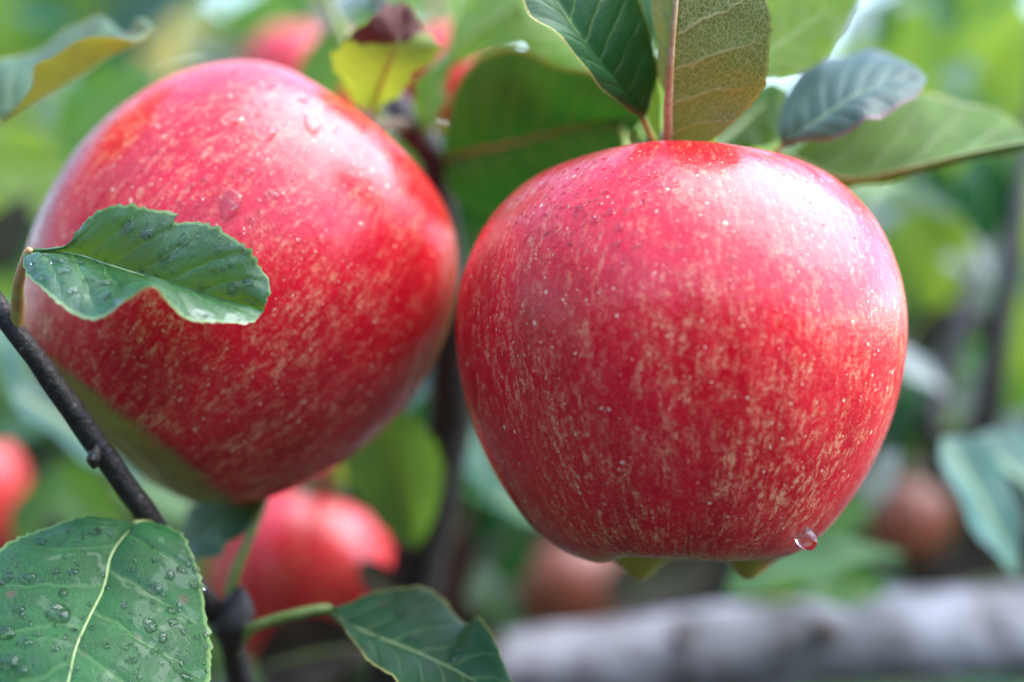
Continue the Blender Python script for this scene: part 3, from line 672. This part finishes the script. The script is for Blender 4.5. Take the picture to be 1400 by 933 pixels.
# ------------------------------------------------------------------ background tree: trunk, twigs, leaves
def leaf_template(seed, L=1.0, W=0.56, ns=15, nh=4, fold=0.25, curl=0.25):
    """unit leaf along +X, normal +Z, width W"""
    rg = np.random.default_rng(seed); ph = rg.uniform(0, 6.28, 4)
    V, UV = [], []
    for i in range(ns):
        s = i / (ns - 1)
        wd = 0.5 * W * (math.sin(math.pi * min(1, s ** 0.80)) ** 0.75) * (1 + 0.05 * (i % 2))
        for j in range(-nh, nh + 1):
            t = j / nh
            z = fold * abs(t) * wd - curl * 0.5 * (s - 0.35) ** 2 + 0.02 * math.sin(s * 14 + ph[0] + t) * abs(t)
            V.append((s * L, t * wd + 0.04 * math.sin(s * 3 + ph[1]), z)); UV.append((s, t))
    nc = 2 * nh + 1
    F = [(i * nc + j, (i + 1) * nc + j, (i + 1) * nc + j + 1, i * nc + j + 1) for i in range(ns - 1) for j in range(nc - 1)]
    return np.array(V), F, UV
TEMPL = [leaf_template(k, W=ww, fold=fo, curl=cu) for k, (ww, fo, cu) in enumerate(((0.56, 0.25, 0.3), (0.62, 0.4, 0.15), (0.50, 0.15, 0.5), (0.58, 0.55, 0.6)))]
MESHES = {}
def leaf_mesh(k, mat):
    if (k, mat) not in MESHES:
        V, F, UV = TEMPL[k]
        if mat + '_soft' not in M: M[mat + '_soft'] = simple_leaf_material(mat, **LEAFARGS[mat])
        o = mesh_obj('leaf', V, F, M[mat + '_soft'], None, UV)
        MESHES[(k, mat)] = o.data; bpy.data.objects.remove(o)
    return MESHES[(k, mat)]
def frame(ang, slope, nrm):
    x = Vector((math.cos(R(ang)) * math.cos(R(slope)), math.sin(R(slope)), math.sin(R(ang)) * math.cos(R(slope))))
    n = Vector(nrm); n = (n - x * n.dot(x)).normalized()
    return Matrix((x, n.cross(x), n)).transposed()

tr = empty('apple_tree', (0.190, 0.24, -0.66)); tag(tr, 'blurred apple tree with brown twigs and green leaves filling the background', 'tree')
TO = Vector(tr.location)
tube('trunk', [(0.190, 0.24, -0.68), (0.188, 0.235, -0.4), (0.185, 0.228, -0.15), (0.190, 0.22, 0.05), (0.20, 0.24, 0.30), (0.18, 0.30, 0.5)], [0.030, 0.024, 0.020, 0.017, 0.013, 0.008], M['bark_brown'], tr, 60, 16, 0.05, 12, 0.4)
tube('branch', [(0.188, 0.228, -0.10), at(1320, 640, 0.17), at(1343, 600, 0.16), at(1362, 480, 0.155), at(1385, 340, 0.155), at(1402, 220, 0.16), at(1430, 60, 0.17), at(1440, -150, 0.18)], [0.004, 0.0034, 0.0032, 0.0029, 0.0025, 0.0022, 0.002, 0.0015], M['bark_dark'], tr, 50, 10, 0.06, 13)
tube('branch', [at(1320, 660, 0.17), at(1272, 590, 0.165), at(1290, 510, 0.17), at(1322, 420, 0.175), at(1345, 330, 0.19), at(1340, 200, 0.21)], [0.0034, 0.0030, 0.0028, 0.0024, 0.0018, 0.0014], M['bark_dark'], tr, 40, 10, 0.06, 14)
tube('branch', [(0.186, 0.23, -0.05), (0.12, 0.32, 0.02), (0.02, 0.42, 0.06), (-0.12, 0.50, 0.10), (-0.3, 0.56, 0.12), (-0.5, 0.6, 0.10)], [0.010, 0.008, 0.006, 0.005, 0.003], M['bark_brown'], tr, 50, 10, 0.06, 15)
tube('branch', [(0.188, 0.23, -0.20), (0.10, 0.38, -0.14), (-0.05, 0.46, -0.12), (-0.25, 0.5, -0.10), (-0.45, 0.52, -0.05)], [0.010, 0.008, 0.006, 0.003], M['bark_dark'], tr, 50, 10, 0.06, 16)
tube('branch', [(0.20, 0.24, 0.28), (0.08, 0.42, 0.33), (-0.10, 0.5, 0.36), (-0.3, 0.55, 0.30)], [0.008, 0.006, 0.003], M['bark_brown'], tr, 40, 10, 0.06, 17)

CAMF, UPF, BACKL = (0, -0.9, 0.35), (0, -0.45, 0.9), (0.1, 0.75, 0.6)
PLACED = [  # px, py (leaf centre), depth, length px, angle, slope, normal, template, material
    (30, 235, 0.16, 190, 8, 10, CAMF, 0, 'leaf_lime'), (70, 275, 0.18, 130, -20, 0, CAMF, 1, 'leaf_lime'),
    (150, 150, 0.14, 170, 42, 10, CAMF, 1, 'leaf_mid'), (95, 215, 0.20, 130, 20, 10, UPF, 0, 'leaf_bg'), (10, 330, 0.2, 130, 60, 0, CAMF, 2, 'leaf_dark'),
    (40, 500, 0.12, 190, -68, 0, UPF, 0, 'leaf_teal'), (105, 600, 0.10, 230, -38, 0, UPF, 1, 'leaf_teal'), (20, 590, 0.17, 120, 20, 0, UPF, 2, 'leaf_bg'),
    (120, 690, 0.15, 150, -30, 0, CAMF, 0, 'leaf_mid'), (60, 700, 0.14, 130, 60, 0, UPF, 1, 'leaf_bg'), (230, 690, 0.16, 150, -20, 0, UPF, 0, 'leaf_pale'),
    (238, 50, 0.34, 130, 75, 0, CAMF, 1, 'leaf_gold'), (205, 30, 0.38, 110, 20, 0, CAMF, 0, 'leaf_gold'), (305, 55, 0.40, 90, 80, 0, CAMF, 2, 'leaf_mauve'),
    (385, 20, 0.28, 170, 30, 0, CAMF, 0, 'leaf_mid'), (100, 20, 0.40, 150, 10, 0, CAMF, 2, 'leaf_lime'), (20, 30, 0.38, 120, 70, 0, UPF, 0, 'leaf_pale'),
    (490, 18, 0.14, 110, 20, 0, UPF, 1, 'leaf_blue'), (445, 90, 0.13, 120, 85, 0, CAMF, 0, 'leaf_mid'),
    (540, 650, 0.10, 210, -78, 0, (-0.2, -0.9, 0.1), 1, 'leaf_bg'), (592, 522, 0.12, 130, 42, 0, UPF, 0, 'leaf_blue'), (500, 620, 0.14, 120, 40, 0, CAMF, 0, 'leaf_lime'),
    (610, 262, 0.11, 150, -70, 0, CAMF, 0, 'leaf_dark'), (580, 225, 0.105, 130, 20, 0, CAMF, 1, 'leaf_mid'), (640, 320, 0.12, 160, -80, 0, CAMF, 1, 'leaf_dark'), (600, 330, 0.13, 130, 60, 0, CAMF, 0, 'leaf_dark'), (650, 250, 0.13, 160, 10, 0, CAMF, 0, 'leaf_dark'), (625, 420, 0.13, 160, 80, 0, CAMF, 0, 'leaf_mid'),
    (522, 800, 0.105, 90, -40, 0, CAMF, 2, 'leaf_brown_shade'), (430, 900, 0.10, 170, 10, 0, CAMF, 1, 'leaf_brown_shade'), (600, 780, 0.16, 190, 60, 0, CAMF, 1, 'leaf_brown_shade'), (640, 690, 0.17, 150, 80, 0, CAMF, 0, 'leaf_dark'), (600, 880, 0.16, 190, 0, 0, CAMF, 1, 'leaf_brown_shade'), (860, 40, 0.08, 150, 60, 0, CAMF, 0, 'leaf_dark'), (790, 30, 0.09, 170, 30, 0, CAMF, 1, 'leaf_mid'),
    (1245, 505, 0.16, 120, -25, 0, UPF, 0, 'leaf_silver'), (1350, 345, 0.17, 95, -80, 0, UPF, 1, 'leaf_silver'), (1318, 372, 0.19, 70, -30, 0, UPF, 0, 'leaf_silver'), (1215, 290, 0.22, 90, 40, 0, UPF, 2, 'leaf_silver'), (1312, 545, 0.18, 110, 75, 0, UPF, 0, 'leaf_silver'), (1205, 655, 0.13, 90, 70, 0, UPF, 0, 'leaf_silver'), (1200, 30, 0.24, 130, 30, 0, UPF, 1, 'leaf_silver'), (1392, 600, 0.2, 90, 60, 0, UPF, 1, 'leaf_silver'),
    (1345, 275, 0.16, 130, -78, 0, CAMF, 0, 'leaf_dark'), (1275, 265, 0.18, 100, -40, 0, CAMF, 1, 'leaf_dark'), (1290, 450, 0.2, 110, 50, 0, CAMF, 0, 'leaf_brown_shade'), (1300, 620, 0.2, 120, 80, 0, CAMF, 1, 'leaf_brown_shade'), (1310, 170, 0.2, 140, 20, 0, CAMF, 0, 'leaf_mid'), (560, 505, 0.10, 70, 30, 0, UPF, 0, 'leaf_silver'), (120, 110, 0.2, 90, 20, 0, UPF, 0, 'leaf_silver'), (475, 12, 0.13, 90, 40, 0, UPF, 1, 'leaf_silver'), (10, 320, 0.15, 120, 70, 0, CAMF, 0, 'leaf_brown_shade'), (130, 235, 0.17, 120, 60, 0, CAMF, 1, 'leaf_dark'),
    (655, 615, 0.15, 150, -62, 0, UPF, 0, 'leaf_teal'), (690, 680, 0.17, 150, -20, 0, UPF, 2, 'leaf_bg'), (640, 740, 0.20, 150, 30, 0, CAMF, 0, 'leaf_brown_shade'), (700, 740, 0.2, 120, 80, 0, CAMF, 1, 'leaf_dark'), (660, 680, 0.22, 200, 50, 0, CAMF, 1, 'leaf_dark'), (900, 800, 0.24, 160, 10, 0, CAMF, 1, 'leaf_brown_shade'), (960, 770, 0.26, 180, 80, 0, CAMF, 0, 'leaf_brown_shade'), (1300, 760, 0.24, 190, 70, 0, CAMF, 1, 'leaf_brown_shade'), (1340, 800, 0.22, 200, 20, 0, CAMF, 0, 'leaf_brown_shade'), (1260, 780, 0.27, 180, -10, 0, CAMF, 1, 'leaf_dark'),
    (1312, 275, 0.22, 230, -86, 0, CAMF, 0, 'leaf_lime'), (1250, 345, 0.25, 210, -74, 0, CAMF, 1, 'leaf_lime'), (1350, 265, 0.2, 150, -80, 0, CAMF, 2, 'leaf_mid'), (1262, 255, 0.22, 100, -30, 0, UPF, 0, 'leaf_teal'),
    (1392, 290, 0.25, 150, -80, 0, CAMF, 0, 'leaf_lime'), (1225, 280, 0.3, 90, 30, 0, UPF, 0, 'leaf_blue'),
    (1250, 60, 0.30, 200, 70, 0, CAMF, 0, 'leaf_lime'), (1340, 50, 0.26, 260, 78, 0, CAMF, 1, 'leaf_lime'), (1195, 40, 0.34, 120, 20, 0, UPF, 2, 'leaf_blue'), (1390, 110, 0.24, 180, 60, 0, CAMF, 0, 'leaf_lime'),
    (1290, 110, 0.34, 150, 10, 0, CAMF, 1, 'leaf_mid'), (1180, 60, 0.36, 120, -60, 0, UPF, 2, 'leaf_pale'),
    (1358, 330, 0.22, 100, -80, 0, UPF, 1, 'leaf_blue'), (1330, 360, 0.24, 80, -40, 0, UPF, 2, 'leaf_blue'),
    (1245, 495, 0.2, 110, -20, 0, UPF, 0, 'leaf_blue'), (1310, 540, 0.24, 110, 70, 0, UPF, 0, 'leaf_blue'), (1380, 520, 0.24, 150, -80, 0, CAMF, 1, 'leaf_mid'), (1395, 460, 0.22, 120, -80, 0, CAMF, 0, 'leaf_lime'), (1265, 430, 0.3, 120, 10, 0, CAMF, 0, 'leaf_gold'),
    (1265, 590, 0.17, 110, 30, 0, CAMF, 2, 'leaf_lime'), (1240, 560, 0.22, 120, -60, 0, UPF, 1, 'leaf_bg'),
    (1345, 690, 0.10, 215, -56, 0, (0.2, -0.6, 0.75), 0, 'leaf_teal'), (1400, 660, 0.115, 190, -40, 0, UPF, 1, 'leaf_teal'),
    (1110, 775, 0.12, 250, 17, 0, (0, -0.3, 0.95), 0, 'leaf_pale'), (1165, 700, 0.15, 130, 40, 0, UPF, 0, 'leaf_mid'), (1205, 650, 0.16, 100, 70, 0, UPF, 1, 'leaf_blue'), (1140, 790, 0.14, 150, -10, 0, CAMF, 0, 'leaf_mid'),
    (1180, 120, 0.5, 260, 30, 0, CAMF, 0, 'leaf_lime'), (1390, 200, 0.5, 260, 60, 0, CAMF, 1, 'leaf_lime'), (1300, 460, 0.5, 260, 60, 0, CAMF, 1, 'leaf_pale'),
]
M['leaf_brown_shade'] = leaf_material('leaf_brown_shade', (0.035, 0.024, 0.014), (0.05, 0.035, 0.02), (0.05, 0.03, 0.01), tfac=0.15, rough=0.7)  # dark brown leaves in the background, shade put into their colour
M['leaf_gold'] = leaf_material('leaf_gold', (0.50, 0.36, 0.10), (0.5, 0.40, 0.16), (0.85, 0.66, 0.22), tfac=0.55, rough=0.5)
M['leaf_mauve'] = leaf_material('leaf_mauve', (0.26, 0.20, 0.20), (0.30, 0.24, 0.22), (0.3, 0.2, 0.12), tfac=0.3, rough=0.5)
def add_leaf(px, py, dep, lpx, ang, slope, nrm, k, mat):
    o = bpy.data.objects.new('leaf', leaf_mesh(k, mat)); COL.objects.link(o)
    f = (D + dep) / D; L = lpx * KPX * f
    m = frame(ang, slope, nrm)
    loc = at(px, py, dep) - m @ Vector((L * 0.5, 0, 0))
    o.parent = tr; o.location = loc - TO; o.rotation_euler = m.to_euler(); o.scale = (L, L, L)
for a in PLACED: add_leaf(*a)
rr = random.Random(21)
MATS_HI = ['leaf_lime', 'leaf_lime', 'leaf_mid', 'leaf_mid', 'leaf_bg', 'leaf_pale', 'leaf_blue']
MATS_LO = ['leaf_brown_shade', 'leaf_dark', 'leaf_dark', 'leaf_brown_shade', 'leaf_dark', 'leaf_bg']  # low background leaves take darker colours to stand in for canopy shade
for _ in range(34):                       # small leaves of mixed greens among the twigs on the right
    add_leaf(rr.uniform(1190, 1430), rr.uniform(-20, 600), rr.uniform(0.16, 0.36), rr.uniform(55, 125), rr.uniform(-110, 110), rr.uniform(-40, 40),
             (rr.uniform(-.5, .5), rr.uniform(-1, -.2), rr.uniform(0.1, 1)), rr.randrange(4), rr.choice(['leaf_dark', 'leaf_mid', 'leaf_blue', 'leaf_pale', 'leaf_bg', 'leaf_dark', 'leaf_teal']))
for _ in range(16):
    add_leaf(rr.uniform(-30, 420), rr.uniform(-20, 300), rr.uniform(0.2, 0.36), rr.uniform(60, 130), rr.uniform(-110, 110), rr.uniform(-40, 40),
             (rr.uniform(-.5, .5), rr.uniform(-1, -.2), rr.uniform(0.1, 1)), rr.randrange(4), rr.choice(['leaf_dark', 'leaf_mid', 'leaf_pale', 'leaf_bg', 'leaf_dark', 'leaf_mid']))
cnt = 0
while cnt < 240:
    px, py, dep = rr.uniform(-150, 1550), rr.uniform(-120, 1000), rr.uniform(0.28, 0.75)
    if py < 450 and px > 1000 and rr.random() < 0.62: continue
    if py < 300 and rr.random() < 0.35: continue
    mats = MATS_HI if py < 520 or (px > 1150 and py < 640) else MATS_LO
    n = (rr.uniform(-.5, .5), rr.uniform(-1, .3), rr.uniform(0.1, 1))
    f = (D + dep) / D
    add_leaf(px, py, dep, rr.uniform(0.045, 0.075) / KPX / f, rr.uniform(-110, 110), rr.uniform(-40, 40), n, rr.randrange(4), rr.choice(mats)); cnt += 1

# foliage of the rows behind, plus light-blocking rows added out of view: one mass
s_ = NT('foliage_far')
cola = s_.n('ShaderNodeAttribute', attribute_name='tint').outputs['Vector']
p_ = s_.principled(**{'Base Color': cola, 'Roughness': 0.45})
t_ = s_.n('ShaderNodeBsdfTranslucent'); s_.put(s_.vmath('MULTIPLY', cola, (2.6, 2.2, 0.9)), t_.inputs['Color'])
mx_ = s_.n('ShaderNodeMixShader'); mx_.inputs[0].default_value = 0.4
s_.link(p_.outputs[0], mx_.inputs[1]); s_.link(t_.outputs[0], mx_.inputs[2]); s_.link(mx_.outputs[0], s_.out.inputs[0])
tv, tf, _ = leaf_template(9, ns=5, nh=1)
FV, FF, FC = [], [], []
N_FAR = 15000
for i in range(N_FAR):
    y = rr.uniform(0.95, 2.6); x = rr.uniform(-1.6, 1.6); z = -0.20 + 1.3 * rr.random() ** 1.35
    if i > 5200:                                     # unseen leaf rows added behind the camera and at left, blocking low sky
        y = rr.uniform(-2.6, -1.5); x = rr.uniform(-3.0, 3.0); z = -0.62 + 1.2 * rr.random()
        if i > 11500: y = rr.uniform(-2.2, 1.6); x = rr.uniform(-2.9, -1.7); z = -0.62 + 2.2 * rr.random()
    elif z > 0.10 + 0.12 * math.sin(x * 5) and rr.random() < (0.25 if x < 0 else 0.85): continue
    m = frame(rr.uniform(-180, 180), rr.uniform(-60, 60), (rr.uniform(-.6, .6), rr.uniform(-1, .3), rr.uniform(.1, 1)))
    L = rr.uniform(0.06, 0.10) * (1.7 if i > 5200 else 1.0)
    V = np.array([m @ Vector(v) for v in tv]) * L + np.array((x, y, z))
    o0 = len(FV); FV += V.tolist(); FF += [tuple(o0 + q for q in f) for f in tf]
    if i > 5200: c = rr.choice(((0.025, 0.07, 0.02), (0.02, 0.055, 0.022), (0.035, 0.085, 0.02)))  # the added unseen rows are darker so they reflect less light
    else: c = rr.choice(((0.05, 0.15, 0.04), (0.035, 0.11, 0.045), (0.12, 0.22, 0.03), (0.09, 0.14, 0.05)))
    FC += [c] * len(tv)
tag(mesh_obj('foliage', FV, FF, s_.m, None, attrs={'tint': FC}), 'far-off mass of green orchard foliage, plus unseen rows added to block low sky', 'foliage', kind='stuff')

# ------------------------------------------------------------------ water
CAM = Vector((0, -D, 0))
def hit(key, px, py):
    d = (at(px, py, 0) - CAM).normalized()
    loc, nrm, idx, dist = BVH[key].ray_cast(CAM, d)
    if loc is None: return None
    if nrm.dot(d) > 0: nrm = -nrm
    return loc, nrm
def drop_data(loc, nrm, r, h=0.42, irr=0.12, asp=1.0, rot=None, seed=0, seg=22, rings=8):
    rg = np.random.default_rng(seed); ph = rg.uniform(0, 6.28, 4)
    z = nrm; x = Vector((0, 0, -1)) - z * z.dot(Vector((0, 0, -1)))
    x = x.normalized() if x.length > 1e-4 else z.orthogonal().normalized()
    y = z.cross(x)
    V, F = [], []
    for i in range(rings):
        rho = 1 - i / rings
        for j in range(seg):
            a = 2 * math.pi * j / seg
            o = 1 + irr * (0.6 * math.sin(2 * a + ph[0]) + 0.5 * math.sin(3 * a + ph[1]) + 0.3 * math.sin(5 * a + ph[2]))
            q = math.sin(rho * math.pi / 2)
            zz = h * r * math.cos(rho * math.pi / 2) ** 0.8 * (1 + 0.25 * math.cos(a))
            V.append(loc + x * (math.cos(a) * q * o * r * asp) + y * (math.sin(a) * q * o * r) + z * (zz - 0.06 * r))
    V.append(loc + z * (h * r - 0.06 * r)); V.append(loc - z * (0.25 * r))
    for i in range(rings - 1):
        for j in range(seg):
            F.append((i * seg + j, i * seg + (j + 1) % seg, (i + 1) * seg + (j + 1) % seg, (i + 1) * seg + j))
    tpi, bti = rings * seg, rings * seg + 1
    F += [((rings - 1) * seg + j, (rings - 1) * seg + (j + 1) % seg, tpi) for j in range(seg)]
    F += [((j + 1) % seg, j, bti) for j in range(seg)]
    return V, F
def drops(key, items, label, group):
    for n, (px, py, rpx, asp, *own) in enumerate(items):
        hh = hit(key, px, py)
        if hh is None: continue
        V, F = drop_data(hh[0], hh[1], rpx * KPX, 0.45, 0.11, asp, seed=n * 7 + len(key))
        base = empty('water_drop', hh[0]) if False else None
        o = mesh_obj('water_drop', np.array([v - hh[0] for v in V]), F, M['water'])
        o.location = hh[0]; tag(o, own[0] if own else label, 'water drop', group)
def beads(name, key, items, label):
    AV, AF = [], []
    for n, (px, py, rpx) in enumerate(items):
        hh = hit(key, px, py)
        if hh is None: continue
        V, F = drop_data(hh[0], hh[1], rpx * KPX, 0.5, 0.06, 0.9 + 0.3 * rr.random(), seed=n * 3 + 1, seg=12, rings=5)
        o0 = len(AV); AV += [tuple(v) for v in V]; AF += [tuple(o0 + q for q in f) for f in F]
    tag(mesh_obj(name, AV, AF, M['water']), label, 'water beads', kind='stuff')

drops('apple_front', [(882, 275, 10, .6, 'widest flat water drop on the shoulder of the upright apple'), (866, 243, 8, .8), (893, 240, 8, .7), (858, 287, 6, 1.3), (846, 311, 6, 1.2), (843, 333, 6, 1.2), (872, 317, 6.5, .7), (869, 336, 6, .7), (857, 356, 5, 1.4),
    (929, 338, 6, .6), (1002, 353, 7, .5, 'lowest flat drop on the upright apple face, alone below the pink sheen'), (953, 276, 7, .6), (922, 253, 5.5, 1.0), (880, 262, 5, 1), (835, 290, 5.5, 1.2), (905, 262, 5, 1), (815, 300, 6, 1), (790, 285, 5.5, 1), (826, 262, 6, 1), (760, 310, 5, 1.2), (728, 330, 5.5, 1)],
    'clear water drop beaded on the upper face of the upright apple', 'water drops on the upright apple')
drops('apple_left', [(362, 182, 17, .75, 'widest clear water drop near the top of the tilted apple'), (316, 166, 13, .7), (316, 278, 16, 1.35, 'long clear drop on the tilted apple just above the notched leaf'), (302, 216, 8, 1.1), (276, 214, 8, 1.2), (349, 157, 9, .5), (329, 189, 7, .5), (341, 234, 8, .9), (372, 266, 10, .9), (427, 171, 12, 1.4, 'tall narrow drop on the tilted apple, below the yellowing leaf'), (415, 137, 8, .7), (333, 214, 8, .5), (280, 245, 6, 1), (262, 253, 6, 1), (383, 262, 7, 1), (394, 246, 6, .6), (366, 118, 12, .4), (318, 98, 7, .5)],
    'clear water drop resting on the upper side of the tilted apple', 'water drops on the tilted apple')
drops('leaf_b', [(38, 790, 12, .7), (80, 838, 17, 1.0, 'largest round drop on the large leaf, midway between midrib and edge'), (86, 810, 8, 1), (34, 879, 11, .7), (8, 866, 14, .8), (50, 867, 7, .7), (76, 887, 7, .8), (58, 741, 6, 1), (12, 788, 7, .8), (100, 782, 8, .7), (26, 833, 9, .7), (12, 905, 16, .7), (30, 917, 10, .8), (77, 781, 6, 1),
    (248, 779, 8, .8), (212, 805, 12, .7), (235, 835, 9, .8), (205, 855, 10, 1.3), (237, 850, 9, .6), (223, 872, 7, 1.2), (252, 864, 5.5, 1), (270, 872, 6, .7), (170, 828, 5.5, 1.1), (145, 883, 7, .8), (180, 903, 9, .6), (233, 786, 6, 1.4), (255, 925, 10, .8), (265, 800, 8, .8), (182, 780, 7, .6), (130, 728, 10, .5)],
    'flattened water drop on the large leaf with the pale midrib', 'water drops on the large leaf')
drops('leaf_a', [(88, 372, 9, .5), (78, 358, 11, .5), (120, 383, 10, .4), (62, 380, 8, .4), (143, 387, 9, .9), (150, 405, 9, .7), (100, 400, 8, .5), (225, 350, 8, 1.5), (252, 330, 8, 1.5), (318, 395, 8, 1.4), (340, 385, 7, 1.2), (300, 340, 6, 1), (275, 395, 6, 1), (175, 310, 8, 1.4), (200, 320, 6, 1.3), (62, 350, 9, .4), (108, 360, 8, .4)],
    'thin water drop on the notched wet leaf', 'water drops on the notched leaf')
drops('leaf_c', [(548, 838, 12, .7), (565, 872, 11, .7), (623, 890, 8, .8), (620, 902, 7, 1), (645, 920, 6, .8), (515, 872, 7, .7)], 'round water drop on the glossy leaf with the arching stalk', 'water drops on the glossy leaf')
beads('water_beads', 'apple_front', [(rr.gauss(790, 70), rr.gauss(280, 45), rr.uniform(1.2, 3.6)) for _ in range(260)] + [(rr.uniform(660, 1200), rr.uniform(230, 420), rr.uniform(1.0, 2.6)) for _ in range(110)], 'fine beads of water sprinkled over the upright apple shoulder')
beads('water_beads', 'apple_left', [(rr.uniform(150, 480), rr.uniform(95, 340), rr.uniform(1.5, 4.2)) for _ in range(110)], 'fine beads of water sprinkled over the tilted apple top')
beads('water_beads', 'leaf_b', [(rr.uniform(0, 285), rr.uniform(715, 933), rr.uniform(1.4, 4.5)) for _ in range(170)], 'fine beads of water scattered over the large leaf')
beads('water_beads', 'leaf_a', [(rr.uniform(35, 365), rr.uniform(285, 445), rr.uniform(1.5, 4.2)) for _ in range(120)], 'fine beads of water scattered over the notched leaf')

# drop hanging from the base of the front apple
hh = hit('apple_front', 1096, 728)
top = hh[0] if hh else at(1096, 728, 0.0)
HV, HF = [], []
seg, rings = 22, 16
Rd = 0.0020
for i in range(rings + 1):
    a = i / rings * math.pi
    r = Rd * math.sin(a) * (1.0 if a > math.pi / 2 else (0.72 + 0.28 * math.sin(a)))
    z = Rd * (math.cos(a) * (1.25 if a < math.pi / 2 else 1.0))
    for j in range(seg):
        b = 2 * math.pi * j / seg
        HV.append((r * math.cos(b) + 0.0006 * math.cos(a) * -1, r * math.sin(b), z))
HF = [(i * seg + j, (i + 1) * seg + j, (i + 1) * seg + (j + 1) % seg, i * seg + (j + 1) % seg) for i in range(rings) for j in range(seg)]
o = mesh_obj('water_drop', HV, HF, M['water'])
o.location = top + Vector((0.0008, 0.0002, -0.0013)); tag(o, 'bright clear drop about to fall from the upright apple base', 'water drop')
